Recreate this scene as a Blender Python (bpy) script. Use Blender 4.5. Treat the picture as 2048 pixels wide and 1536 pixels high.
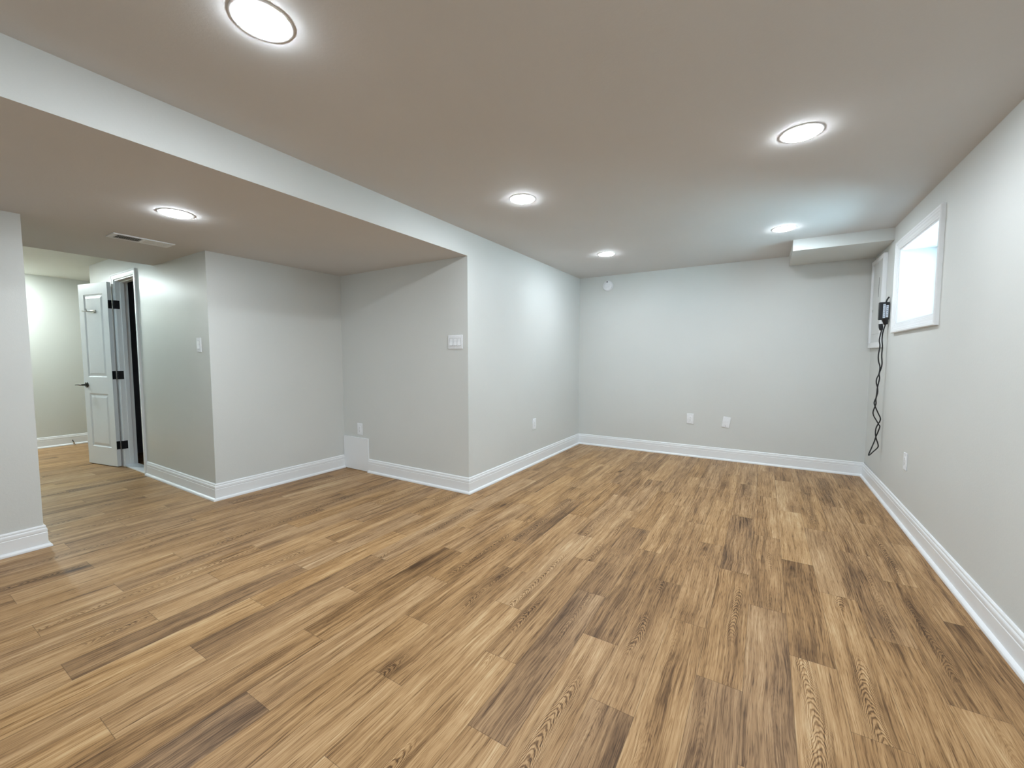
import bpy, bmesh, math, random
from mathutils import Vector, Matrix
C = bpy.context.scene.collection
S = bpy.context.scene
for o in list(bpy.data.objects): bpy.data.objects.remove(o)

# ------------------------------------------------------------------ camera, exposure, daylight
CAM_H = 1.21
cd = bpy.data.cameras.new('camera'); cam = bpy.data.objects.new('camera', cd); C.objects.link(cam)
cd.sensor_fit = 'HORIZONTAL'; cd.sensor_width = 36.0; cd.lens = 825.4878/2048*36.0
cd.clip_start = 0.02; cd.clip_end = 100
RT = Vector((0.852752725, 0.522314742, -0.00031774)); UP = Vector((-0.03315937, 0.05474446, 0.99794965)); FW = Vector((-0.52126121, 0.85099375, -0.06400311))
m = Matrix.Identity(4)
for i in range(3): m[i][0] = RT[i]; m[i][1] = UP[i]; m[i][2] = -FW[i]
m.translation = (0, 0, CAM_H)
cam.matrix_world = m
S.camera = cam
vs = S.view_settings
vs.view_transform = 'Standard'; vs.look = 'None'; vs.gamma = 1.0; vs.use_curve_mapping = False
vs.exposure = 3.70
S.display_settings.display_device = 'sRGB'

SKY = (0.46, 0.80, 1.05); SKY_STRENGTH = 0.8
w = bpy.data.worlds.new('overcast_sky'); S.world = w; w.use_nodes = True
bg = w.node_tree.nodes['Background']; bg.inputs[0].default_value = (*SKY, 1); bg.inputs[1].default_value = SKY_STRENGTH

sl = bpy.data.lights.new('sun', 'SUN'); sl.energy = 6.5; sl.angle = math.radians(0.6); sl.color = (0.72, 0.93, 1.08)
so_ = bpy.data.objects.new('sun', sl); C.objects.link(so_); so_.rotation_euler = (0, math.radians(-22), 0)   # high sun behind the house, lights the ground outside the window
LAMP = 17.0           # radiance of the LED diffusers
LAMP_COL = (0.87, 0.965, 1.04)

# room dimensions (metres), camera stands at x = y = 0
XL, XR, YB, Y1, XA, Y2 = -2.215, 0.890, 5.4075, 2.881, -3.936, 1.620
ZC, ZL = 2.2935, 2.0844
XP, YP, XS, XH, XHC = -3.905, 0.632, -5.0, -8.22, -6.87
YF = -2.4
DX0, DX1, DZ = -6.055, -5.475, 2.055        # door opening
WY0, WY1, WZ0, WZ1 = 3.568, 4.456, 1.473, 2.066   # window opening
WD = 0.285                                  # depth of the window recess

# ------------------------------------------------------------------ material helpers
class NT:
    def __init__(s, name):
        s.m = bpy.data.materials.new(name); s.m.use_nodes = True
        s.t = s.m.node_tree; s.n = s.t.nodes; s.b = s.n['Principled BSDF']; s.out = s.n['Material Output']
    def node(s, kind, **kw):
        n = s.n.new(kind)
        for k, v in kw.items(): setattr(n, k, v)
        return n
    def put(s, sock, v):
        if isinstance(v, bpy.types.NodeSocket): s.t.links.new(v, sock)
        else: sock.default_value = v
    def math(s, op, a, b=0.0, c=None, clamp=False):
        n = s.node('ShaderNodeMath', operation=op, use_clamp=clamp)
        s.put(n.inputs[0], a); s.put(n.inputs[1], b)
        if c is not None: s.put(n.inputs[2], c)
        return n.outputs[0]
    def xyz(s, x, y, z=0.0):
        n = s.node('ShaderNodeCombineXYZ')
        s.put(n.inputs[0], x); s.put(n.inputs[1], y); s.put(n.inputs[2], z); return n.outputs[0]
    def noise(s, vec, scale=1.0, detail=2.0, rough=0.5, dist=0.0):
        n = s.node('ShaderNodeTexNoise'); s.put(n.inputs['Vector'], vec)
        n.inputs['Scale'].default_value = scale; n.inputs['Detail'].default_value = detail
        n.inputs['Roughness'].default_value = rough; n.inputs['Distortion'].default_value = dist
        return n.outputs['Fac']
    def ramp(s, f, stops):
        n = s.node('ShaderNodeValToRGB'); s.put(n.inputs[0], f); e = n.color_ramp.elements
        while len(e) < len(stops): e.new(0.5)
        for el, (p, c) in zip(e, stops):
            el.position = p; el.color = (*c, 1) if hasattr(c, '__len__') else (c, c, c, 1)
        return n.outputs[0]
    def mix(s, f, a, b, blend='MIX'):
        n = s.node('ShaderNodeMix', data_type='RGBA', blend_type=blend)
        s.put(n.inputs[0], f)
        for sk, v in ((n.inputs[6], a), (n.inputs[7], b)):
            s.put(sk, (*v, 1) if isinstance(v, tuple) and len(v) == 3 else v)
        return n.outputs[2]
    def maprange(s, v, a, b, c=0.0, d=1.0, smooth=False):
        n = s.node('ShaderNodeMapRange', interpolation_type='SMOOTHSTEP' if smooth else 'LINEAR')
        s.put(n.inputs[0], v)
        for i, x in enumerate((a, b, c, d)): n.inputs[i+1].default_value = x
        return n.outputs[0]
    def bump(s, h, strength, dist):
        n = s.node('ShaderNodeBump'); s.put(n.inputs['Height'], h)
        n.inputs['Strength'].default_value = strength; n.inputs['Distance'].default_value = dist
        s.t.links.new(n.outputs[0], s.b.inputs['Normal'])

def paint(name, col, rough=0.6, bump=0.15, spec=0.3, scale=90.0, var=0.02):
    k = NT(name); co = k.node('ShaderNodeTexCoord').outputs['Object']
    f = k.noise(co, 1.3, 3.0)
    c0 = tuple(min(1, c*(1-var)) for c in col); c1 = tuple(min(1, c*(1+var)) for c in col)
    k.put(k.b.inputs['Base Color'], k.ramp(f, [(0.3, c0), (0.7, c1)]))
    k.b.inputs['Roughness'].default_value = rough; k.b.inputs['Specular IOR Level'].default_value = spec
    if bump:
        h = k.math('ADD', k.noise(co, scale, 3.0, 0.6), k.math('MULTIPLY', k.noise(co, 2.2, 2.0), 4.0))
        k.bump(h, bump, 0.002)
    return k.m
def plain(name, col, rough=0.4, metal=0.0, spec=0.5):
    k = NT(name); co = k.node('ShaderNodeTexCoord').outputs['Object']
    f = k.noise(co, 40.0, 2.0)
    k.put(k.b.inputs['Base Color'], k.ramp(f, [(0.3, tuple(c*0.96 for c in col)), (0.7, tuple(min(1, c*1.03) for c in col))]))
    k.b.inputs['Roughness'].default_value = rough; k.b.inputs['Metallic'].default_value = metal
    k.b.inputs['Specular IOR Level'].default_value = spec
    return k.m
def emitter(name, col, strength):
    k = NT(name); k.n.remove(k.b)
    e = k.node('ShaderNodeEmission'); e.inputs[0].default_value = (*col, 1); e.inputs[1].default_value = strength
    k.t.links.new(e.outputs[0], k.out.inputs[0]); return k.m

WALL = (0.652, 0.658, 0.634)
M_wall = paint('greige_wall_paint', WALL, 0.55, 0.22)
M_hall = paint('hall_wall_paint', (0.66, 0.675, 0.63), 0.5, 0.2)
M_satin = paint('satin_hall_paint', (0.61, 0.615, 0.58), 0.33, 0.25, 0.5)
M_ceil = paint('flat_ceiling_paint', (0.66, 0.645, 0.635), 0.8, 0.2, 0.2)
M_ceil_hall = paint('lightened_hall_ceiling', (0.84, 0.86, 0.81), 0.8, 0.15, 0.2)  # lighter than the main ceiling, the hall's brightness is put into the colour
M_trim = paint('white_trim_paint', (0.84, 0.85, 0.86), 0.32, 0.04, 0.5, 30.0, 0.01)
M_door = paint('white_door_paint', (0.80, 0.83, 0.85), 0.35, 0.05, 0.5, 40.0, 0.01)
M_plastic = plain('white_plastic', (0.84, 0.85, 0.87), 0.3)
M_rocker = plain('white_rocker_plastic', (0.90, 0.91, 0.93), 0.22)
M_panelpaint = paint('panel_enamel', (0.70, 0.71, 0.70), 0.4, 0.06, 0.4, 25.0, 0.02)
M_vinyl = plain('white_window_vinyl', (0.86, 0.86, 0.82), 0.35)
M_black = plain('black_plastic', (0.012, 0.012, 0.014), 0.35)
M_hinge = plain('black_hinge_metal', (0.008, 0.008, 0.010), 0.42, 0.3)
M_slot = plain('dark_slot', (0.03, 0.03, 0.03), 0.7)
M_seam = plain('rocker_gap_shade', (0.30, 0.30, 0.29), 0.8)  # grey carries the shade in the gap round each rocker
M_nickel = plain('brushed_nickel', (0.50, 0.49, 0.46), 0.3, 1.0)
M_darkmetal = plain('dark_bronze', (0.10, 0.10, 0.09), 0.3, 1.0)
M_sticker = plain('pale_label_paper', (0.62, 0.68, 0.76), 0.5)
M_print = plain('grey_label_print', (0.22, 0.27, 0.36), 0.6)
M_void = plain('duct_shade_black', (0.02, 0.02, 0.02), 0.8)
M_rubber = plain('tan_rubber', (0.35, 0.28, 0.20), 0.6)
M_inner = paint('closet_shade_paint', (0.20, 0.21, 0.25), 0.7, 0.1)  # closet walls darkened in the colour to look unlit
M_ground = paint('pale_gravel', (0.66, 0.70, 0.71), 0.9, 0.5, 0.2, 30.0, 0.15)
M_diff = emitter('lit_led_diffuser', LAMP_COL, LAMP)
M_diff_low = emitter('lit_alcove_diffuser', LAMP_COL, LAMP*1.15)
M_diff_hall = emitter('lit_hall_diffuser', (0.62, 0.92, 1.10), LAMP*0.70)
M_diff_far = emitter('lit_far_hall_diffuser', (0.88, 0.99, 0.99), LAMP*3.3)

def glass():
    k = NT('window_glass'); k.n.remove(k.b)
    tr = k.node('ShaderNodeBsdfTransparent'); tr.inputs[0].default_value = (0.93, 0.96, 0.95, 1)
    gl = k.node('ShaderNodeBsdfGlossy'); gl.inputs['Roughness'].default_value = 0.02
    fr = k.node('ShaderNodeFresnel'); fr.inputs[0].default_value = 1.45
    mx = k.node('ShaderNodeMixShader')
    for a, b in ((fr.outputs[0], mx.inputs[0]), (tr.outputs[0], mx.inputs[1]), (gl.outputs[0], mx.inputs[2]), (mx.outputs[0], k.out.inputs[0])): k.t.links.new(a, b)
    return k.m
M_glass = glass()

def oak():
    k = NT('oak_vinyl_plank')
    uv = k.node('ShaderNodeUVMap', uv_map='plank'); sep = k.node('ShaderNodeSeparateXYZ'); k.t.links.new(uv.outputs[0], sep.inputs[0])
    u, v = sep.outputs[0], sep.outputs[1]
    def attr(n): return k.node('ShaderNodeAttribute', attribute_name=n).outputs['Fac']
    tone, seed, hue, cath = attr('tone'), attr('seed'), attr('hue'), attr('cathedral')
    vo = k.math('MULTIPLY_ADD', seed, 37.3, v)          # every plank reads another stretch of the print
    uo = k.math('MULTIPLY_ADD', seed, 11.7, u)
    warp = k.math('SUBTRACT', k.noise(k.xyz(k.math('MULTIPLY', uo, 7.0), k.math('MULTIPLY', vo, 2.2), seed), 1.0, 2.0), 0.5)
    uw = k.math('MULTIPLY_ADD', warp, 0.035, uo)
    streak = k.noise(k.xyz(k.math('MULTIPLY', uw, 24.0), k.math('MULTIPLY', vo, 1.1), seed), 1.0, 3.0, 0.55)
    band = k.noise(k.xyz(k.math('MULTIPLY', uw, 9.0), k.math('MULTIPLY', vo, 0.8), k.math('ADD', seed, 5.0)), 1.0, 1.5)
    grain = k.noise(k.xyz(k.math('MULTIPLY', uw, 190.0), k.math('MULTIPLY', vo, 5.0), seed), 1.0, 3.0, 0.6)
    pores = k.noise(k.xyz(k.math('MULTIPLY', uw, 420.0), k.math('MULTIPLY', vo, 16.0), seed), 1.0, 1.0)
    blotch = k.noise(k.xyz(k.math('MULTIPLY', uo, 9.0), k.math('MULTIPLY', vo, 3.5), k.math('ADD', seed, 9.0)), 1.0, 2.0)
    # cathedral figure: nested arches along one line of the plank
    uc = k.math('SUBTRACT', u, k.math('MULTIPLY_ADD', k.math('FRACT', k.math('MULTIPLY', seed, 7.31)), 0.07, 0.040))
    uc = k.math('MULTIPLY_ADD', k.math('SUBTRACT', k.noise(k.xyz(0.0, k.math('MULTIPLY', vo, 2.6), seed), 1.0, 1.5), 0.5), 0.06, uc)
    par = k.math('MULTIPLY', k.math('MULTIPLY', uc, uc), 150.0)
    ph = k.math('ADD', k.math('MULTIPLY', k.math('ADD', vo, par), 2*math.pi/0.029),
                k.math('MULTIPLY', k.math('SUBTRACT', k.noise(k.xyz(k.math('MULTIPLY', uo, 60.0), k.math('MULTIPLY', vo, 22.0), seed), 1.0, 2.0), 0.5), 13.0))
    rings = k.math('MULTIPLY_ADD', k.math('SINE', ph), 0.5, 0.5)
    rings = k.maprange(rings, 0.15, 0.95, 0.0, 1.0)
    cm = k.maprange(k.math('ABSOLUTE', uc), 0.020, 0.055, 1.0, 0.0, True)
    patch = k.maprange(k.noise(k.xyz(0.0, k.math('MULTIPLY', vo, 2.0), k.math('ADD', seed, 3.0)), 1.0, 1.0), 0.40, 0.56, 0.0, 1.0, True)
    cm = k.math('MULTIPLY', k.math('MULTIPLY', cm, patch), cath)
    # knots
    vor = k.node('ShaderNodeTexVoronoi', feature='F1'); k.put(vor.inputs['Vector'], k.xyz(k.math('MULTIPLY', uw, 7.5), k.math('MULTIPLY', vo, 2.3), seed)); vor.inputs['Scale'].default_value = 1.0
    vcol = k.node('ShaderNodeSeparateColor'); k.t.links.new(vor.outputs['Color'], vcol.inputs[0])
    knot = k.math('MULTIPLY', k.maprange(vor.outputs['Distance'], 0.03, 0.15, 1.0, 0.0, True), k.math('GREATER_THAN', vcol.outputs[0], 0.80))
    halo = k.math('MULTIPLY', k.maprange(vor.outputs['Distance'], 0.10, 0.45, 1.0, 0.0, True), k.math('GREATER_THAN', vcol.outputs[0], 0.80))
    # tone of the print: 0 dark .. 1 pale
    lines = k.noise(k.xyz(k.math('MULTIPLY', uw, 85.0), k.math('MULTIPLY', vo, 1.9), k.math('ADD', seed, 2.0)), 1.0, 2.0, 0.6)
    t = k.math('MULTIPLY_ADD', k.math('SUBTRACT', streak, 0.5), 0.80, tone)
    t = k.math('MULTIPLY_ADD', k.math('SUBTRACT', band, 0.5), 0.50, t)
    t = k.math('MULTIPLY_ADD', k.math('SUBTRACT', grain, 0.5), 0.95, t)
    t = k.math('MULTIPLY_ADD', k.math('SUBTRACT', blotch, 0.5), 0.30, t)
    t = k.math('SUBTRACT', t, k.math('MULTIPLY', k.maprange(lines, 0.53, 0.70), 0.22))
    t = k.math('SUBTRACT', t, k.math('MULTIPLY', k.maprange(pores, 0.54, 0.72), 0.26))
    t = k.math('SUBTRACT', t, k.math('MULTIPLY', k.math('MULTIPLY', k.math('SUBTRACT', k.math('POWER', rings, 1.6), 0.10), cm), 0.46))
    t = k.math('SUBTRACT', t, k.math('ADD', k.math('MULTIPLY', knot, 0.45), k.math('MULTIPLY', halo, 0.18)), clamp=True)
    warm = k.ramp(t, [(0.0, (0.075, 0.036, 0.013)), (0.28, (0.180, 0.094, 0.036)), (0.55, (0.365, 0.203, 0.083)), (0.80, (0.510, 0.312, 0.146)), (1.0, (0.60, 0.42, 0.23))])
    grey = k.ramp(t, [(0.0, (0.065, 0.038, 0.022)), (0.28, (0.165, 0.096, 0.052)), (0.55, (0.325, 0.197, 0.104)), (0.80, (0.455, 0.302, 0.174)), (1.0, (0.57, 0.42, 0.27))])
    col = k.mix(hue, warm, grey)
    # bevelled seams
    W, L = 0.1535, 0.94
    du = k.math('MINIMUM', u, k.math('SUBTRACT', W, u)); dv = k.math('MINIMUM', v, k.math('SUBTRACT', L, v))
    seam = k.maprange(k.math('MINIMUM', du, dv), 0.0003, 0.0016, 1.0, 0.0)
    col = k.mix(k.math('MULTIPLY', seam, 0.55), col, (0.05, 0.028, 0.014))
    k.put(k.b.inputs['Base Color'], col)
    k.put(k.b.inputs['Roughness'], k.maprange(grain, 0.3, 0.7, 0.46, 0.36))
    k.b.inputs['Specular IOR Level'].default_value = 0.18
    k.bump(k.math('SUBTRACT', k.math('MULTIPLY', grain, 0.4), seam), 0.12, 0.001)
    return k.m
M_oak = oak()

# ------------------------------------------------------------------ mesh helpers
def bm_new(): return bmesh.new()
def box(bm, x0, x1, y0, y1, z0, z1, bevel=0.0, seg=2):
    vs_ = [bm.verts.new((x, y, z)) for z in (z0, z1) for x, y in ((x0, y0), (x1, y0), (x1, y1), (x0, y1))]
    fs = [(3, 2, 1, 0), (4, 5, 6, 7), (0, 1, 5, 4), (1, 2, 6, 5), (2, 3, 7, 6), (3, 0, 4, 7)]
    faces = [bm.faces.new([vs_[i] for i in f]) for f in fs]
    if bevel:
        es = list({e for f in faces for e in f.edges})
        bmesh.ops.bevel(bm, geom=es, offset=bevel, segments=seg, affect='EDGES', profile=0.6)
def prism(bm, pts, z0, z1):
    a = [bm.verts.new((x, y, z0)) for x, y in pts]; b = [bm.verts.new((x, y, z1)) for x, y in pts]
    n = len(pts); bm.faces.new(a[::-1]); bm.faces.new(b)
    for i in range(n): bm.faces.new((a[i], a[(i+1) % n], b[(i+1) % n], b[i]))
def lathe(bm, prof, n=48, axis=Matrix.Identity(4)):
    rings = []
    for r, z in prof:
        if r < 1e-6: rings.append([bm.verts.new(axis @ Vector((0, 0, z)))])
        else: rings.append([bm.verts.new(axis @ Vector((r*math.cos(2*math.pi*i/n), r*math.sin(2*math.pi*i/n), z))) for i in range(n)])
    for a, b in zip(rings, rings[1:]):
        for i in range(n):
            j = (i+1) % n
            if len(a) == 1 and len(b) == 1: continue
            if len(a) == 1: bm.faces.new((a[0], b[j], b[i]))
            elif len(b) == 1: bm.faces.new((a[i], a[j], b[0]))
            else: bm.faces.new((a[i], a[j], b[j], b[i]))
def tube(bm, pts, r, n=10, sub=6):
    P = [Vector(p) for p in pts]; out = []
    for i in range(len(P)-1):                                       # Catmull-Rom
        p0, p1, p2, p3 = P[max(i-1, 0)], P[i], P[i+1], P[min(i+2, len(P)-1)]
        for s in range(sub):
            t = s/sub
            out.append(0.5*((2*p1)+(p2-p0)*t+(2*p0-5*p1+4*p2-p3)*t*t+(3*p1-p0-3*p2+p3)*t**3))
    out.append(P[-1]); rings = []
    ref = Vector((1, 0.2, 0.1))
    for i, p in enumerate(out):
        d = (out[min(i+1, len(out)-1)]-out[max(i-1, 0)]).normalized()
        a = d.cross(ref); a = a.normalized() if a.length > 1e-4 else d.orthogonal().normalized(); b = d.cross(a)
        rr = r(i/(len(out)-1)) if callable(r) else r
        rings.append([bm.verts.new(p+(a*math.cos(2*math.pi*k/n)+b*math.sin(2*math.pi*k/n))*rr) for k in range(n)])
    for a, b in zip(rings, rings[1:]):
        for k in range(n): bm.faces.new((a[k], a[(k+1) % n], b[(k+1) % n], b[k]))
    bm.faces.new(rings[0][::-1]); bm.faces.new(rings[-1])
def obj(name, bm, mat, parent=None, smooth=False, matrix=None):
    bmesh.ops.recalc_face_normals(bm, faces=bm.faces)
    if matrix is not None: bmesh.ops.transform(bm, matrix=matrix, verts=bm.verts)
    me = bpy.data.meshes.new(name); bm.to_mesh(me); bm.free(); me.materials.append(mat)
    if smooth:
        me.polygons.foreach_set('use_smooth', [True]*len(me.polygons))
        try: me.set_sharp_from_angle(angle=math.radians(35))
        except Exception: pass
    o = bpy.data.objects.new(name, me); C.objects.link(o)
    if parent is not None: o.parent = parent
    return o
def struct(name, bm, mat, parent=None, label=None):
    o = obj(name, bm, mat, parent)
    if parent is None: o['kind'] = 'structure'
    if label: o['label'] = label; o['category'] = name.split('_')[0]
    return o
def empty(name, mat4, label=None, cat=None, group=None, kind=None):
    o = bpy.data.objects.new(name, None); C.objects.link(o); o.matrix_world = mat4; o.empty_display_size = 0.05
    if label: o['label'] = label
    if cat: o['category'] = cat
    if group: o['group'] = group
    if kind: o['kind'] = kind
    return o
def copy_tree(o, mat4=None, parent=None):
    c = o.copy(); C.objects.link(c)
    if parent is not None: c.parent = parent; c.matrix_parent_inverse = Matrix.Identity(4)
    if mat4 is not None: c.matrix_world = mat4
    for ch in [x for x in bpy.data.objects if x.parent == o]: copy_tree(ch, None, c)
    return c
def wall_frame(px, py, pz, facing, tilt=0.0):
    """local x = to the right when one looks at the wall, local y = up, local z = out of the wall"""
    zz = Vector({'-y': (0, -1, 0), '+x': (1, 0, 0), '-x': (-1, 0, 0)}[facing]); yy = Vector((0, 0, 1)); xx = yy.cross(zz)
    r = Matrix((xx, yy, zz)).transposed().to_4x4() @ Matrix.Rotation(tilt, 4, 'Z')
    r.translation = (px, py, pz); return r

# ------------------------------------------------------------------ floor: one mesh, one quad per plank
def build_floor():
    rnd = random.Random(11)
    bm = bm_new(); uvl = bm.loops.layers.uv.new('plank')
    la = {n: bm.faces.layers.float.new(n) for n in ('tone', 'seed', 'hue', 'cathedral')}
    X0, W, L, J0, ST = 0.123, 0.1535, 0.94, 1.963, 0.94/3
    xa, xb, ya, yb = XH-0.05, XR+0.05, YF-0.05, YB+0.05
    r0, r1 = math.floor((xa-X0)/W), math.floor((xb-X0)/W)
    for r in range(r0, r1+1):
        base = J0-ST*r
        k0, k1 = math.floor((ya-base)/L), math.floor((yb-base)/L)
        for kk in range(k0, k1+1):
            x0, x1 = X0+W*r, X0+W*(r+1); y0, y1 = base+L*kk, base+L*(kk+1)
            tn = min(0.78, max(0.34, rnd.gauss(0.635, 0.045))); hu = min(1, max(0, rnd.gauss(0.25, 0.18))); ct = 1.0 if rnd.random() < 0.36 else 0.12; sd = rnd.random()
            if (r, kk) in PLANKS:
                a = PLANKS[(r, kk)]; tn = a[0]
                if len(a) > 1: hu = a[1]
                if len(a) > 2: ct = a[2]
            cx0, cx1, cy0, cy1 = max(x0, xa), min(x1, xb), max(y0, ya), min(y1, yb)
            if cx1-cx0 < 1e-4 or cy1-cy0 < 1e-4: continue
            f = bm.faces.new([bm.verts.new((x, y, 0)) for x, y in ((cx0, cy0), (cx1, cy0), (cx1, cy1), (cx0, cy1))])
            for lp in f.loops: lp[uvl].uv = (lp.vert.co.x-x0, lp.vert.co.y-y0)
            f[la['tone']] = tn; f[la['seed']] = sd; f[la['hue']] = hu; f[la['cathedral']] = ct
    me = bpy.data.meshes.new('floor'); bm.to_mesh(me); bm.free(); me.materials.append(M_oak)
    o = bpy.data.objects.new('floor', me); C.objects.link(o); o['kind'] = 'structure'
# planks that stand out: (row, plank along the row): (tone, greyness, figure)
PLANKS = {(0, 0): (0.444, 0.2, 0.1), (-4, -3): (0.497, 0.7, 0.2), (-6, -3): (0.489, 0.8, 0.4), (-11, -6): (0.444, 0.8, 0.1), (-12, -6): (0.516, 0.2, 0.1),
    (-16, -7): (0.480, 0.6, 0.1), (-14, -6): (0.516, 0.5, 0.1), (-14, -7): (0.633, 0.3, 0.1), (-12, -5): (0.506, 0.15, 0.1), (-12, -4): (0.552, 0.4, 0.1),
    (-10, -4): (0.552, 0.2, 0.1), (-6, -2): (0.480, 0.5, 0.2), (-6, -1): (0.669, 0.1, 0.3), (-5, -2): (0.497, 0.4, 0.1), (-2, 0): (0.497, 0.5, 0.2),
    (-2, -1): (0.605, 0.2, 1.0), (-2, -2): (0.552, 0.7, 0.2), (-1, -1): (0.534, 0.6, 0.1), (-1, 0): (0.552, 0.3, 0.4), (1, 0): (0.641, 0.2, 1.0), (1, -1): (0.605, 0.2, 1.0),
    (2, 1): (0.516, 0.5, 0.4), (2, 0): (0.623, 0.2, 0.1), (3, 1): (0.506, 0.3, 0.6), (3, 0): (0.597, 0.2, 0.3), (4, 1): (0.435, 0.3, 0.1), (4, 2): (0.552, 0.3, 0.1),
    (-5, -3): (0.605, 0.4, 1.0), (-4, -2): (0.552, 0.4, 1.0), (-9, -4): (0.552, 0.3, 1.0), (-7, -3): (0.570, 0.4, 1.0), (-3, -2): (0.623, 0.3, 0.2)}
build_floor()

# ------------------------------------------------------------------ walls, ceilings
T = 0.10
def wall(name, pts, z0=0.0, z1=ZC+0.02, mat=M_wall):
    bm = bm_new(); prism(bm, pts, z0, z1); return struct(name, bm, mat)
wall('wall_back', [(XL-T, YB), (XR+T, YB), (XR+T, YB+T), (XL-T, YB+T)])
wall('wall_left', [(XL, Y1), (XL, YB), (XL-T, YB), (XL-T, Y1+T)])
wall('wall_alcove_back', [(XL, Y1), (XL-T, Y1+T), (XA-T, Y1+T), (XA-T, Y1)])
wall('wall_alcove_left', [(XA, Y2), (XA, Y1), (XA-T, Y1), (XA-T, Y2+T)])
wall('wall_pier', [(XP, YF), (XP, YP), (XP-0.12, YP), (XP-0.12, YF)])
FX0, FX1, FZ0, FZ1 = -1.70, -0.70, 1.20, 1.85                       # unseen window behind the camera, added for cool fill light
bm = bm_new()
prism(bm, [(XP-0.12, YF-T), (FX0, YF-T), (FX0, YF), (XP-0.12, YF)], 0, ZC+0.02); prism(bm, [(FX1, YF-T), (XR+T, YF-T), (XR+T, YF), (FX1, YF)], 0, ZC+0.02)
prism(bm, [(FX0, YF-T), (FX1, YF-T), (FX1, YF), (FX0, YF)], 0, FZ0); prism(bm, [(FX0, YF-T), (FX1, YF-T), (FX1, YF), (FX0, YF)], FZ1, ZC+0.02)
struct('wall_front', bm, M_wall)
wall('wall_hall_far', [(XH, -1.2), (XH, 4.3), (XH-T, 4.3), (XH-T, -1.2)], mat=M_hall)
wall('wall_hall_side', [(XHC, Y2), (XHC, 4.3), (XHC+0.08, 4.3), (XHC+0.08, Y2+0.08)], mat=M_hall)
wall('wall_hall_end', [(XH-T, 4.2), (XHC, 4.2), (XHC, 4.3), (XH-T, 4.3)], mat=M_hall)
wall('wall_hall_front', [(XH-T, -1.2), (XP-0.12, -1.2), (XP-0.12, -1.1), (XH-T, -1.1)], mat=M_hall)
bm = bm_new()                                                       # the wall that holds the small door
prism(bm, [(XA, Y2), (XA-T, Y2+T), (DX1, Y2+T), (DX1, Y2)], 0, ZC+0.02)
prism(bm, [(DX1, Y2), (DX1, Y2+T), (DX0, Y2+T), (DX0, Y2)], DZ, ZC+0.02)
prism(bm, [(DX0, Y2), (DX0, Y2+T), (XHC+0.08, Y2+T), (XHC, Y2)], 0, ZC+0.02)
struct('wall_hall', bm, M_satin)
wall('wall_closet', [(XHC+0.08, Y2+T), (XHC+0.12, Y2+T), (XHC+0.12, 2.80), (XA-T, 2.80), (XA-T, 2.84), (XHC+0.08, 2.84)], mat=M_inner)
# right wall with the window opening; the strip next to the corner lies a few millimetres back
YS = 4.830; ST = 0.006
bm = bm_new()
prism(bm, [(XR, YF-T), (XR+WD+0.06, YF-T), (XR+WD+0.06, WY0), (XR, WY0)], 0, ZC+0.02)
prism(bm, [(XR, WY0), (XR+WD+0.06, WY0), (XR+WD+0.06, WY1), (XR, WY1)], 0, WZ0)
prism(bm, [(XR, WY0), (XR+WD+0.06, WY0), (XR+WD+0.06, WY1), (XR, WY1)], WZ1, ZC+0.02)
prism(bm, [(XR, WY1), (XR+WD+0.06, WY1), (XR+WD+0.06, YS), (XR, YS)], 0, ZC+0.02)
prism(bm, [(XR+ST, YS), (XR+WD+0.06, YS), (XR+WD+0.06, YB), (XR+ST, YB)], 0, ZC+0.02)
struct('wall_right', bm, M_wall)

bm = bm_new(); box(bm, XL, XR, YF, YB, ZC, ZC+0.12); struct('ceiling', bm, M_ceil)
bm = bm_new()                                                       # dropped ceiling over alcove and passage, its right face is the bulkhead
prism(bm, [(XL, YF), (XL, Y1), (XA, Y1), (XA, Y2), (XS, Y2), (XS, -1.1), (XP-0.12, -1.1), (XP-0.12, YP), (XP, YP), (XP, YF)], ZL, ZC+0.12)
o = struct('ceiling_dropped', bm, M_ceil); o.data.materials.append(M_wall)
for p in o.data.polygons:
    if abs(p.normal.z) < 0.5: p.material_index = 1
bm = bm_new(); box(bm, XH, XS, -1.1, 4.2, ZC, ZC+0.12); struct('ceiling_hall', bm, M_ceil_hall)
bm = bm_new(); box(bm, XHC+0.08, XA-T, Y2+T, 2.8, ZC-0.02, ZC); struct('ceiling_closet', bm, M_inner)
bm = bm_new(); box(bm, 0.184, XR+ST, 4.675, YB, 2.192, ZC); o = struct('ceiling_soffit', bm, M_wall)

# ------------------------------------------------------------------ baseboards with shoe moulding
PROF = [(0, 0.0), (0.015, 0.0), (0.015, 0.094), (0.0125, 0.097), (0.0125, 0.099), (0.0145, 0.101), (0.0145, 0.112), (0.0135, 0.119), (0.011, 0.1235), (0.009, 0.125), (0.009, 0.1265), (0.0105, 0.129), (0.0095, 0.136), (0.006, 0.141), (0, 0.142)]
SHOE = [(0.015, 0.0), (0.031, 0.0), (0.031, 0.006), (0.0295, 0.012), (0.0255, 0.017), (0.020, 0.0205), (0.015, 0.022)]
def run(bm, prof, p0, p1, nrm, m0, m1):
    p0 = Vector((*p0, 0)); p1 = Vector((*p1, 0)); d = (p1-p0).normalized(); n = Vector((*nrm, 0)); R0 = []; R1 = []
    for o_, z in prof:
        R0.append(bm.verts.new(p0+d*(o_*m0)+n*o_+Vector((0, 0, z)))); R1.append(bm.verts.new(p1-d*(o_*m1)+n*o_+Vector((0, 0, z))))
    k = len(prof)
    for i in range(k): bm.faces.new((R0[i], R0[(i+1) % k], R1[(i+1) % k], R1[i]))
    bm.faces.new(R0[::-1]); bm.faces.new(R1)
def baseboard(name, *runs):
    a = bm_new(); b = bm_new()
    for r in runs: run(a, PROF, *r); run(b, SHOE, *r)
    o = struct(name, a, M_trim); obj('shoe_moulding', b, M_trim, o)
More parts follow.
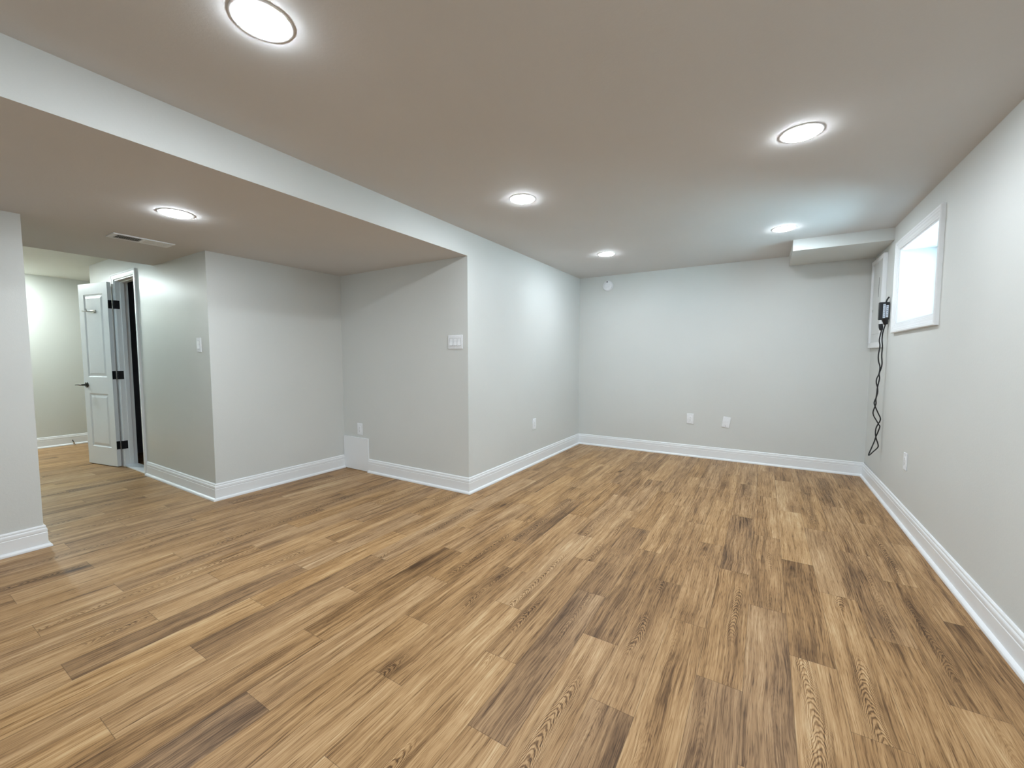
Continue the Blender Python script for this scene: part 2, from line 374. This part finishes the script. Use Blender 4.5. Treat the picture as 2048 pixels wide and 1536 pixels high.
baseboard('baseboard_back', ((XL, YB), (XR, YB), (0, -1), 1, 1))
baseboard('baseboard_left', ((XL, Y1), (XL, YB), (1, 0), -1, 1))
baseboard('baseboard_alcove_back', ((-3.531, Y1), (XL, Y1), (0, -1), 0, -1))
baseboard('baseboard_alcove_left', ((XA, Y2), (XA, Y1-0.013), (1, 0), -1, 0))
baseboard('baseboard_hall', ((-5.405, Y2), (XA, Y2), (0, -1), 0, -1))
baseboard('baseboard_right', ((XR, YF), (XR, YB), (-1, 0), 0, 1))
baseboard('baseboard_pier', ((XP, YF), (XP, YP), (1, 0), 0, -1), ((XP, YP), (XP-0.12, YP), (0, 1), -1, 0))
baseboard('baseboard_far', ((XH, -1.1), (XH, 4.2), (1, 0), 0, 0))
baseboard('baseboard_side', ((XHC, Y2), (-6.13, Y2), (0, -1), -1, 0))

# ------------------------------------------------------------------ window in the right wall
def frame_sweep(bm, y0, y1, z0, z1, prof, x0):
    """prof: (distance outwards from the opening, distance out of the wall)"""
    cs = [(y0, z0, -1, -1), (y1, z0, 1, -1), (y1, z1, 1, 1), (y0, z1, -1, 1)]
    R = [[bm.verts.new((x0-h, y+sy*d, z+sz*d)) for d, h in prof] for y, z, sy, sz in cs]; k = len(prof)
    for i in range(4):
        for j in range(k): bm.faces.new((R[i][j], R[i][(j+1) % k], R[(i+1) % 4][(j+1) % k], R[(i+1) % 4][j]))
win = empty('window_1', Matrix.Translation((XR, (WY0+WY1)/2, WZ0)), kind='structure')
inv = win.matrix_world.inverted()
bm = bm_new(); frame_sweep(bm, WY0, WY1, WZ0, WZ1, [(0, 0), (0, 0.009), (0.004, 0.011), (0.010, 0.011), (0.013, 0.013), (0.030, 0.015), (0.036, 0.019), (0.046, 0.0205), (0.050, 0.024), (0.062, 0.024), (0.066, 0.020), (0.066, 0)], XR)
obj('window_casing', bm, M_trim, win, matrix=inv)
bm = bm_new(); frame_sweep(bm, WY0+0.012, WY1-0.012, WZ0+0.012, WZ1-0.012, [(0, 0.004), (0.0118, 0.004), (0.0118, -WD), (0, -WD)], XR)
obj('jamb_liner', bm, M_trim, win, matrix=inv)
bm = bm_new()
frame_sweep(bm, WY0+0.045, WY1-0.045, WZ0+0.045, WZ1-0.045, [(0, -WD+0.035), (0.006, -WD+0.045), (0.032, -WD+0.045), (0.032, -WD-0.02), (0, -WD-0.02)], XR)
obj('window_sash', bm, M_vinyl, win, matrix=inv)
bm = bm_new(); box(bm, XR+WD-0.012, XR+WD-0.006, WY0+0.04, WY1-0.04, WZ0+0.04, WZ1-0.04)
obj('window_pane', bm, M_glass, win, matrix=inv)
bm = bm_new(); box(bm, XR+WD+0.07, 9.0, -2.0, 11.0, WZ0-0.25, WZ0-0.10); struct('ground', bm, M_ground)
pl = bpy.data.lights.new('window_portal', 'AREA'); pl.shape = 'RECTANGLE'; pl.size = WY1-WY0; pl.size_y = WZ1-WZ0; pl.cycles.is_portal = True
po = bpy.data.objects.new('window_portal', pl); C.objects.link(po)
po.matrix_world = Matrix.Translation((XR+WD+0.05, (WY0+WY1)/2, (WZ0+WZ1)/2)) @ Matrix(((0, 0, 1, 0), (1, 0, 0, 0), (0, 1, 0, 0), (0, 0, 0, 1)))

win2 = empty('added_window', Matrix.Translation(((FX0+FX1)/2, YF, FZ0)), kind='structure'); inv2 = win2.matrix_world.inverted()  # added window, lets cool fill light in from behind
bm = bm_new()
for a in ((FX0, FX0+0.05, FZ0, FZ1), (FX1-0.05, FX1, FZ0, FZ1), (FX0+0.05, FX1-0.05, FZ0, FZ0+0.05), (FX0+0.05, FX1-0.05, FZ1-0.05, FZ1)): box(bm, a[0], a[1], YF-0.08, YF-0.03, a[2], a[3], 0.004)
obj('window_sash', bm, M_vinyl, win2, matrix=inv2)
bm = bm_new(); box(bm, FX0+0.045, FX1-0.045, YF-0.058, YF-0.052, FZ0+0.045, FZ1-0.045); obj('window_pane', bm, M_glass, win2, matrix=inv2)
pl = bpy.data.lights.new('window_portal', 'AREA'); pl.shape = 'RECTANGLE'; pl.size = FX1-FX0; pl.size_y = FZ1-FZ0; pl.cycles.is_portal = True
po = bpy.data.objects.new('window_portal', pl); C.objects.link(po)
po.matrix_world = Matrix.Translation(((FX0+FX1)/2, YF-T-0.02, (FZ0+FZ1)/2)) @ Matrix.Rotation(math.pi/2, 4, 'X')

# ------------------------------------------------------------------ door in the hall wall
door = empty('door_1', Matrix.Translation((DX0, Y2, 0)), kind='structure'); dinv = door.matrix_world.inverted()
bm = bm_new()                                                       # jambs, head and stops
JT = 0.018
for x0, x1 in ((DX0, DX0+JT), (DX1-JT, DX1)): box(bm, x0, x1, Y2-0.004, Y2+T+0.004, 0.0, DZ, 0.002)
box(bm, DX0, DX1, Y2-0.004, Y2+T+0.004, DZ-JT, DZ, 0.002)
for x0, x1 in ((DX0+JT, DX0+JT+0.011), (DX1-JT-0.011, DX1-JT)): box(bm, x0, x1, Y2+0.036, Y2+0.07, 0.0, DZ-JT, 0.002)
box(bm, DX0+JT, DX1-JT, Y2+0.036, Y2+0.07, DZ-JT-0.011, DZ-JT, 0.002)
obj('door_jamb', bm, M_trim, door, matrix=dinv)
bm = bm_new()
CP = [(0.0, 0.0), (0.0, 0.009), (0.006, 0.012), (0.016, 0.012), (0.020, 0.014), (0.040, 0.015), (0.045, 0.018), (0.057, 0.018), (0.060, 0.014), (0.060, 0.0)]
a0, a1, zz = DX0+0.006, DX1-0.006, DZ-0.006
R = [[bm.verts.new((x+s*d, Y2-h, z_+(d if up else 0))) for d, h in CP] for x, z_, s, up in ((a0, 0, -1, 0), (a0, zz, -1, 1), (a1, zz, 1, 1), (a1, 0, 1, 0))]
for i in range(3):
    for j in range(len(CP)): bm.faces.new((R[i][j], R[i][(j+1) % len(CP)], R[i+1][(j+1) % len(CP)], R[i+1][j]))
bm.faces.new(R[0]); bm.faces.new(R[3])
obj('door_casing', bm, M_trim, door, matrix=dinv)
bm = bm_new(); box(bm, DX0+JT, DX1-JT, Y2-0.01, Y2+T+0.01, 0.0, 0.014, 0.004); obj('threshold', bm, M_trim, door, matrix=dinv)
LW, LH, LT = 0.540, 2.012, 0.035
def leaf():
    """leaf in its own frame: hinge edge at x = 0, leaf runs to -x, seen face at y = 0, body to +y"""
    bm = bm_new(); st = 0.092; rails = [0.0, 0.20, 0.80, 0.985, 1.895, LH]
    for yf, sgn in ((0.0, 1), (LT, -1)):
        def q(x0, x1, z0, z1, y): bm.faces.new([bm.verts.new(p) for p in ((x0, y, z0), (x1, y, z0), (x1, y, z1), (x0, y, z1))])
        q(-LW, -LW+st, 0, LH, yf); q(-st, 0, 0, LH, yf)
        for a, b in ((0, 1), (2, 3), (4, 5)): q(-LW+st, -st, rails[a], rails[b], yf)
        for a, b in ((1, 2), (3, 4)):
            def rect(i, y): return [bm.verts.new(p) for p in ((-LW+st+i, y, rails[a]+i), (-st-i, y, rails[a]+i), (-st-i, y, rails[b]-i), (-LW+st+i, y, rails[b]-i))]
            lv = [rect(0, yf), rect(0.010, yf+sgn*0.007), rect(0.022, yf+sgn*0.007), rect(0.044, yf+sgn*0.0015)]
            for p, r_ in zip(lv, lv[1:]):
                for i in range(4): bm.faces.new((p[i], p[(i+1) % 4], r_[(i+1) % 4], r_[i]))
            bm.faces.new(lv[-1])
    for x in (0, -LW): bm.faces.new([bm.verts.new(p) for p in ((x, 0, 0), (x, LT, 0), (x, LT, LH), (x, 0, LH))])
    for z in (0, LH): bm.faces.new([bm.verts.new(p) for p in ((-LW, 0, z), (0, 0, z), (0, LT, z), (-LW, LT, z))])
    bmesh.ops.remove_doubles(bm, verts=bm.verts, dist=1e-5)
    return bm
PIN = Vector((DX0-0.006+0.012, Y2-0.020, 0.010)); ANG = math.radians(11)   # leaf folded back towards the wall
LEAF = Matrix.Translation(PIN) @ Matrix.Rotation(ANG, 4, 'Z') @ Matrix.Translation((-0.012, -0.035-0.010, 0.0))
lo = obj('door_leaf', leaf(), M_door, door); lo.matrix_parent_inverse = dinv; lo.matrix_world = LEAF
def hinge(z):
    bm = bm_new()
    for i in range(5): lathe(bm, [(0.0, z+0.018*i), (0.0062, z+0.018*i), (0.0062, z+0.018*i+0.0172), (0.0, z+0.018*i+0.0172)], 16, Matrix.Translation((PIN.x, PIN.y, 0)))
    box(bm, DX0+JT-0.001, DX0+JT+0.0022, Y2-0.018, Y2+0.026, z, z+0.09, 0.0009)
    b2 = bm_new(); box(b2, -0.001, 0.0022, 0.002, 0.034, z-0.01, z+0.08, 0.0009)
    bmesh.ops.transform(b2, matrix=LEAF, verts=b2.verts)
    me = bpy.data.meshes.new('tmp'); b2.to_mesh(me); b2.free(); bm.from_mesh(me); bpy.data.meshes.remove(me)
    o = obj('hinge', bm, M_hinge, door, matrix=dinv); o['label'] = 'black butt hinge'
for z in (0.20, 0.975, 1.74): hinge(z)
# lever handle and robe hook on the seen face (leaf frame: face normal is -y)
bm = bm_new(); lathe(bm, [(0.0, 0.0), (0.031, 0.0), (0.031, 0.006), (0.027, 0.010), (0.011, 0.011), (0.010, 0.045), (0.0, 0.046)], 28, Matrix.Translation((-LW+0.058, 0, 0.895)) @ Matrix.Rotation(math.pi/2, 4, 'X'))
hd = obj('door_handle', bm, M_darkmetal, lo, True); hd['label'] = 'dark metal lever handle'
bm = bm_new(); tube(bm, [(-LW+0.058, -0.040, 0.895), (-LW+0.030, -0.052, 0.896), (-LW-0.010, -0.055, 0.897), (-LW-0.050, -0.053, 0.894)], lambda t: 0.0095-0.003*t, 12); obj('lever', bm, M_darkmetal, hd, True)
bm = bm_new(); box(bm, -0.315, -0.225, -0.006, 0.0005, 1.690, 1.722, 0.002)
hk = obj('robe_hook', bm, M_nickel, lo, True); hk['label'] = 'small metal robe hook'
bm = bm_new()
tube(bm, [(-0.27, -0.004, 1.705), (-0.27, -0.03, 1.70), (-0.275, -0.055, 1.705), (-0.28, -0.062, 1.73)], 0.006, 10)
tube(bm, [(-0.27, -0.004, 1.705), (-0.30, -0.03, 1.705), (-0.36, -0.04, 1.708), (-0.39, -0.042, 1.712)], 0.006, 10); obj('hook_prong', bm, M_nickel, hk, True)

# ------------------------------------------------------------------ recessed lights
def lamp(x, y, z, mat, label):
    t = empty('recessed_light', Matrix.Translation((x, y, z)), label, 'ceiling light', 'round recessed ceiling lights')
    bm = bm_new(); lathe(bm, [(0.092, 0.0), (0.092, -0.0015), (0.089, -0.0026), (0.080, -0.0034), (0.0764, -0.0034), (0.0764, 0.0), (0.092, 0.0)], 64); obj('trim_ring', bm, M_plastic, t, True)
    bm = bm_new(); lathe(bm, [(0.0795, -0.0030), (0.0790, -0.0045), (0.0755, -0.0068), (0.066, -0.0090), (0.052, -0.0108), (0.028, -0.0122), (0.0, -0.0125)], 64)
    obj('diffuser', bm, mat, t, True)['label'] = 'glowing white diffuser'
    return t
lamp(-1.420, 0.776, ZC, M_diff, 'large bright round ceiling light nearest the camera at the top edge of the photo')
lamp(0.113, 2.497, ZC, M_diff, 'round lit ceiling light right of the room centre, above the window wall')
lamp(-1.454, 2.513, ZC, M_diff, 'round lit ceiling light in the middle of the main ceiling')
lamp(-1.457, 4.277, ZC, M_diff, 'small-looking round ceiling light closest to the smoke detector')
lamp(0.098, 4.226, ZC, M_diff, 'round ceiling light just in front of the boxed soffit in the back right corner')
lamp(-3.084, 1.125, ZL, M_diff_low, 'round lit light in the dropped ceiling beside the long air vent')
lamp(0.105, 0.776, ZC, M_diff, 'unseen round ceiling light overhead to the right, added to light the walls')  # unseen lamp, added to fill the front of the room
lamp(0.105, -0.960, ZC, M_diff, 'unseen round ceiling light behind the camera on the right, added to light the walls')  # unseen lamp, added behind the camera as fill
lamp(-1.450, -0.960, ZC, M_diff, 'unseen round ceiling light behind the camera on the left, added to brighten the alcove')  # unseen lamp, added to lift the alcove walls
lamp(-5.420, 0.560, ZC, M_diff_hall, 'hall ceiling light hidden behind the dropped ceiling, in front of the small door')
lamp(-7.820, 0.800, ZC, M_diff_far, 'hall ceiling light hidden behind the pier, near the far hall wall')

# ------------------------------------------------------------------ air vent in the dropped ceiling
vent = empty('air_vent', Matrix.Translation((-3.995, 1.236, ZL)), 'long white metal air vent with dark slots in the dropped ceiling', 'air vent')
bm = bm_new()
for a in ((-0.080, -0.056, -0.178, 0.178), (0.056, 0.080, -0.178, 0.178), (-0.056, 0.056, -0.178, -0.148), (-0.056, 0.056, 0.148, 0.178), (-0.056, 0.056, -0.008, 0.008)): box(bm, *a, -0.007, 0.0, 0.0015)
obj('vent_frame', bm, M_plastic, vent)
bm = bm_new(); box(bm, -0.057, 0.057, -0.150, 0.150, -0.0012, -0.0002); obj('duct_opening', bm, M_void, vent)['label'] = 'black sheet for the shade inside the duct'  # flat black sheet stands in for the unlit duct
for s0, ang in ((-0.148, 52), (0.008, -38)):
    bm = bm_new()
    for i in range(14):
        yy = s0+0.010*i+0.005; b2 = bm_new(); box(b2, -0.056, 0.056, -0.0038, 0.0038, -0.0004, 0.0004)
        bmesh.ops.transform(b2, matrix=Matrix.Translation((0, yy, -0.0042)) @ Matrix.Rotation(math.radians(ang), 4, 'X'), verts=b2.verts)
        me = bpy.data.meshes.new('tmp'); b2.to_mesh(me); b2.free(); bm.from_mesh(me); bpy.data.meshes.remove(me)
    obj('louvre_bank', bm, M_plastic, vent)

# ------------------------------------------------------------------ wall plates
def plate(bm, w_, h_, d=0.006): box(bm, -w_/2, w_/2, -h_/2, h_/2, 0.0, d, 0.0025, 3)
def screw(bm, x, y, z): lathe(bm, [(0.0, z+0.0012), (0.0022, z+0.0010), (0.0032, z+0.0002), (0.0032, z-0.001)], 14, Matrix.Translation((x, y, 0)))
def outlet(m4, label):
    t = empty('power_outlet', m4, label, 'outlet', 'white wall outlets near the floor')
    bm = bm_new(); plate(bm, 0.079, 0.124); obj('cover_plate', bm, M_plastic, t, True)
    bm = bm_new(); box(bm, -0.0165, 0.0165, -0.0335, 0.0335, 0.0055, 0.0078, 0.0012); so = obj('socket_face', bm, M_rocker, t, True)
    bm = bm_new()
    for yy in (0.016, -0.016):
        for xx, hh in ((-0.0064, 0.0042), (0.0064, 0.0034)): box(bm, xx-0.0009, xx+0.0009, yy-hh+0.003, yy+hh+0.003, 0.0077, 0.0081)
        lathe(bm, [(0.0, 0.0081), (0.0024, 0.0081), (0.0024, 0.0077)], 12, Matrix.Translation((0, yy-0.0075, 0)))
    obj('slot', bm, M_slot, so)
    for yy in (0.0485, -0.0485):
        bm = bm_new(); screw(bm, 0, yy, 0.006); obj('screw', bm, M_plastic, t, True)
    return t
outlet(wall_frame(XL, 4.095, 0.458, '+x'), 'white outlet low on the left wall of the main room')
outlet(wall_frame(-3.667, Y1, 0.449, '-y'), 'white outlet just above the square access panel in the alcove corner')
outlet(wall_frame(-0.757, YB, 0.464, '-y'), 'upright white outlet on the back wall, left of the tilted blank plate')
outlet(wall_frame(XR, 3.990, 0.460, '-x'), 'white outlet low on the right wall below the window')
t = empty('blank_plate', wall_frame(-0.366, YB, 0.452, '-y', math.radians(-8.5)), 'slightly tilted blank white cover plate on the back wall', 'wall plate')
bm = bm_new(); plate(bm, 0.079, 0.126, 0.007); obj('cover_plate', bm, M_plastic, t, True)
bm = bm_new(); screw(bm, 0, -0.045, 0.007); obj('screw', bm, M_slot, t, True)['label'] = 'dark screw'
def rocker(bm, x, lean):
    vs_ = [(-0.0158, -0.0325, 0.0072+lean), (0.0158, -0.0325, 0.0072+lean), (0.0158, 0.0325, 0.0072-0.0+0.004-lean), (-0.0158, 0.0325, 0.0072+0.004-lean)]
    a = [bm.verts.new((x+p[0], p[1], 0.0045)) for p in vs_]; b = [bm.verts.new((x+p[0], p[1], p[2])) for p in vs_]; mid = [bm.verts.new((x+s*0.0158, 0, 0.0070)) for s in (-1, 1)]
    bm.faces.new((b[0], b[1], mid[1], mid[0])); bm.faces.new((mid[0], mid[1], b[2], b[3]))
    bm.faces.new((a[0], a[1], b[1], b[0])); bm.faces.new((a[2], a[3], b[3], b[2])); bm.faces.new((a[1], a[2], b[2], mid[1], b[1])); bm.faces.new((a[3], a[0], b[0], mid[0], b[3]))
def switch(m4, n, label):
    t = empty('light_switch', m4, label, 'light switch'); wd = 0.079+0.0425*(n-1)
    bm = bm_new(); plate(bm, wd, 0.122); obj('cover_plate', bm, M_plastic, t, True)
    for i in range(n):
        x = (i-(n-1)/2)*0.0455
        bm = bm_new(); box(bm, x-0.0178, x+0.0178, -0.0345, 0.0345, 0.0050, 0.0063); rc = obj('rocker_recess', bm, M_seam, t)
        bm = bm_new(); rocker(bm, x, 0.0040); obj('rocker', bm, M_rocker, rc)
    for i in range(n):
        for yy in (0.0475, -0.0475):
            bm = bm_new(); screw(bm, (i-(n-1)/2)*0.0455, yy, 0.006); obj('screw', bm, M_plastic, t, True)
switch(wall_frame(-2.352, Y1, 1.348, '-y'), 3, 'white triple rocker switch on the alcove wall beside the outer corner')
switch(wall_frame(-4.115, Y2, 1.318, '-y'), 1, 'single white rocker switch on the hall wall beside the small door')

# ------------------------------------------------------------------ smoke detector, access panel, door stop
t = empty('smoke_detector', wall_frame(-1.815, YB, 2.160, '-y'), 'round white smoke detector high on the back wall', 'smoke detector')
bm = bm_new(); lathe(bm, [(0.0, 0.0), (0.070, 0.0), (0.070, 0.008), (0.066, 0.010)], 48); obj('mounting_base', bm, M_plastic, t, True)
bm = bm_new(); lathe(bm, [(0.066, 0.008), (0.067, 0.016), (0.062, 0.028), (0.052, 0.034), (0.030, 0.037), (0.029, 0.0355), (0.027, 0.0355), (0.026, 0.038), (0.0, 0.038)], 48); obj('cover', bm, M_plastic, t, True)
bm = bm_new(); box(bm, -0.011, 0.011, 0.041, 0.051, 0.033, 0.0365, 0.001); obj('sensor_slot', bm, M_slot, t)['label'] = 'dark slot'

bm = bm_new(); box(bm, XA+0.004, -3.532, Y1-0.012, Y1, 0.004, 0.356, 0.002)
o = obj('access_panel', bm, M_trim); o['label'] = 'plain white square access panel at floor level in the alcove corner'; o['category'] = 'panel'
t = empty('door_stop', Matrix.Translation((XH+0.016, 1.655, 0.062)), 'small dark spring door stop on the far hall baseboard', 'door stop')
bm = bm_new(); tube(bm, [(-0.002, 0, 0), (0.03, -0.002, -0.004), (0.06, -0.004, -0.012), (0.085, -0.006, -0.024)], 0.006, 10); obj('rod', bm, M_darkmetal, t, True)
bm = bm_new(); tube(bm, [(0.082, -0.006, -0.022), (0.098, -0.007, -0.032)], 0.009, 10); obj('rubber_tip', bm, M_rubber, t, True)

# ------------------------------------------------------------------ electrical panel on the right wall by the back corner
EX = XR+ST
t = empty('electrical_panel', wall_frame(EX, 5.170, 1.300, '-x'), 'tall white electrical panel in the back right corner under the soffit', 'electrical panel')
PY0, PY1 = -0.205, 0.270                    # local x: towards the camera is positive on this wall
bm = bm_new()
box(bm, PY0, PY1, 0.0, 0.050, 0.0, 0.030, 0.003); box(bm, PY0, PY1, 0.800, 0.838, 0.0, 0.030, 0.003)
box(bm, PY1-0.030, PY1, 0.050, 0.800, 0.0, 0.030, 0.003); box(bm, PY0, PY0+0.030, 0.050, 0.800, 0.0, 0.030, 0.003)
obj('panel_frame', bm, M_trim, t, True)
bm = bm_new(); box(bm, PY0+0.030, PY1-0.030, 0.050, 0.800, 0.0, 0.016, 0.002); obj('panel_cover', bm, M_panelpaint, t)
bm = bm_new(); box(bm, PY0+0.080, PY1-0.085, 0.130, 0.730, 0.0158, 0.0195, 0.0012); dr = obj('panel_door', bm, M_panelpaint, t)
bm = bm_new(); box(bm, 0.085, 0.092, 0.470, 0.650, 0.0193, 0.0202); obj('latch_slot', bm, M_slot, dr)['label'] = 'narrow dark slot'
bm = bm_new(); box(bm, -0.120, -0.105, 0.345, 0.370, 0.0193, 0.0235, 0.001); obj('latch', bm, M_nickel, dr)

# ------------------------------------------------------------------ power adapter with hanging cord
t = empty('power_adapter', wall_frame(XR, 4.700, 1.605, '-x'), 'black power adapter with pale labels hanging between window and electrical panel', 'power adapter')
def loc(y, z, out): return (4.700-y, z-1.605, out)
bm = bm_new(); box(bm, -0.016, 0.022, -0.075, 0.075, 0.006, 0.074, 0.006, 3); ab = obj('adapter_body', bm, M_black, t, True)
bm = bm_new()                                                       # stickers on the broad side that faces the camera
for z0, z1, y0, y1 in ((0.013, 0.028, -0.055, 0.048), (0.032, 0.048, -0.060, 0.058)): box(bm, 0.0215, 0.0224, y0, y1, z0, z1)
lb = obj('label_sticker', bm, M_sticker, ab); lb['label'] = 'pale printed stickers'
bm = bm_new()
for i in range(7): box(bm, 0.0222, 0.0226, 0.050-0.016*i-0.004, 0.050-0.016*i, 0.035, 0.046-0.003*(i % 2))
for i in range(5): box(bm, 0.0222, 0.0226, 0.040-0.018*i-0.006, 0.040-0.018*i, 0.015, 0.026-0.004*(i % 2))
obj('print_line', bm, M_print, lb)
bm = bm_new(); tube(bm, [(0.003, -0.068, 0.030), (0.003, -0.090, 0.026), (0.002, -0.115, 0.022)], lambda q: 0.024-0.011*q, 14); obj('strain_relief', bm, M_black, ab, True)
bm = bm_new(); tube(bm, [(0.003, 0.070, 0.028), (0.003, 0.095, 0.022), (0.003, 0.118, 0.010)], 0.006, 10); obj('mounting_tab', bm, M_black, ab, True)
# the cord hangs double and twists round itself down to a loop near the floor: (distance from the wall, height)
STRAND_A = [(0.027, 1.495), (0.036, 1.424), (0.039, 1.362), (0.035, 1.299), (0.037, 1.227), (0.032, 1.155), (0.037, 1.11), (0.045, 1.069), (0.041, 1.029), (0.047, 0.983), (0.053, 0.946), (0.055, 0.901), (0.059, 0.846), (0.056, 0.81), (0.061, 0.782), (0.071, 0.735), (0.065, 0.699), (0.046, 0.66), (0.031, 0.628), (0.023, 0.611), (0.032, 0.564), (0.044, 0.517), (0.052, 0.474), (0.067, 0.422), (0.087, 0.348)]
STRAND_B = [(0.047, 1.447), (0.058, 1.362), (0.051, 1.308), (0.057, 1.227), (0.053, 1.174), (0.043, 1.128), (0.048, 1.069), (0.061, 1.028), (0.062, 0.991), (0.053, 0.956), (0.048, 0.911), (0.055, 0.865), (0.068, 0.818), (0.06, 0.782), (0.04, 0.729), (0.022, 0.684), (0.025, 0.652), (0.033, 0.633), (0.046, 0.59), (0.048, 0.543), (0.043, 0.507), (0.028, 0.453), (0.029, 0.426), (0.052, 0.391), (0.087, 0.348)]
dy = lambda i, n, s_: s_*0.006*math.cos(i*math.pi/3.5)
path = [loc(4.697, 1.500, 0.022)]+[loc(4.700+dy(i, 0, 1), z, o_) for i, (o_, z) in enumerate(STRAND_A[1:])]+[loc(4.700-dy(i, 0, 1), z, o_) for i, (o_, z) in list(enumerate(STRAND_B))[::-1][1:]]
bm = bm_new(); tube(bm, path, 0.0047, 8, 4); obj('cord', bm, M_black, t, True)
bm = bm_new(); tube(bm, [loc(4.700, 1.440, 0.049), loc(4.700, 1.452, 0.050), loc(4.700, 1.475, 0.053), loc(4.700, 1.497, 0.055)], lambda q: 0.0075+0.0075*math.sin(min(1, q*1.3)*math.pi*0.6), 12); obj('plug', bm, M_black, t, True)
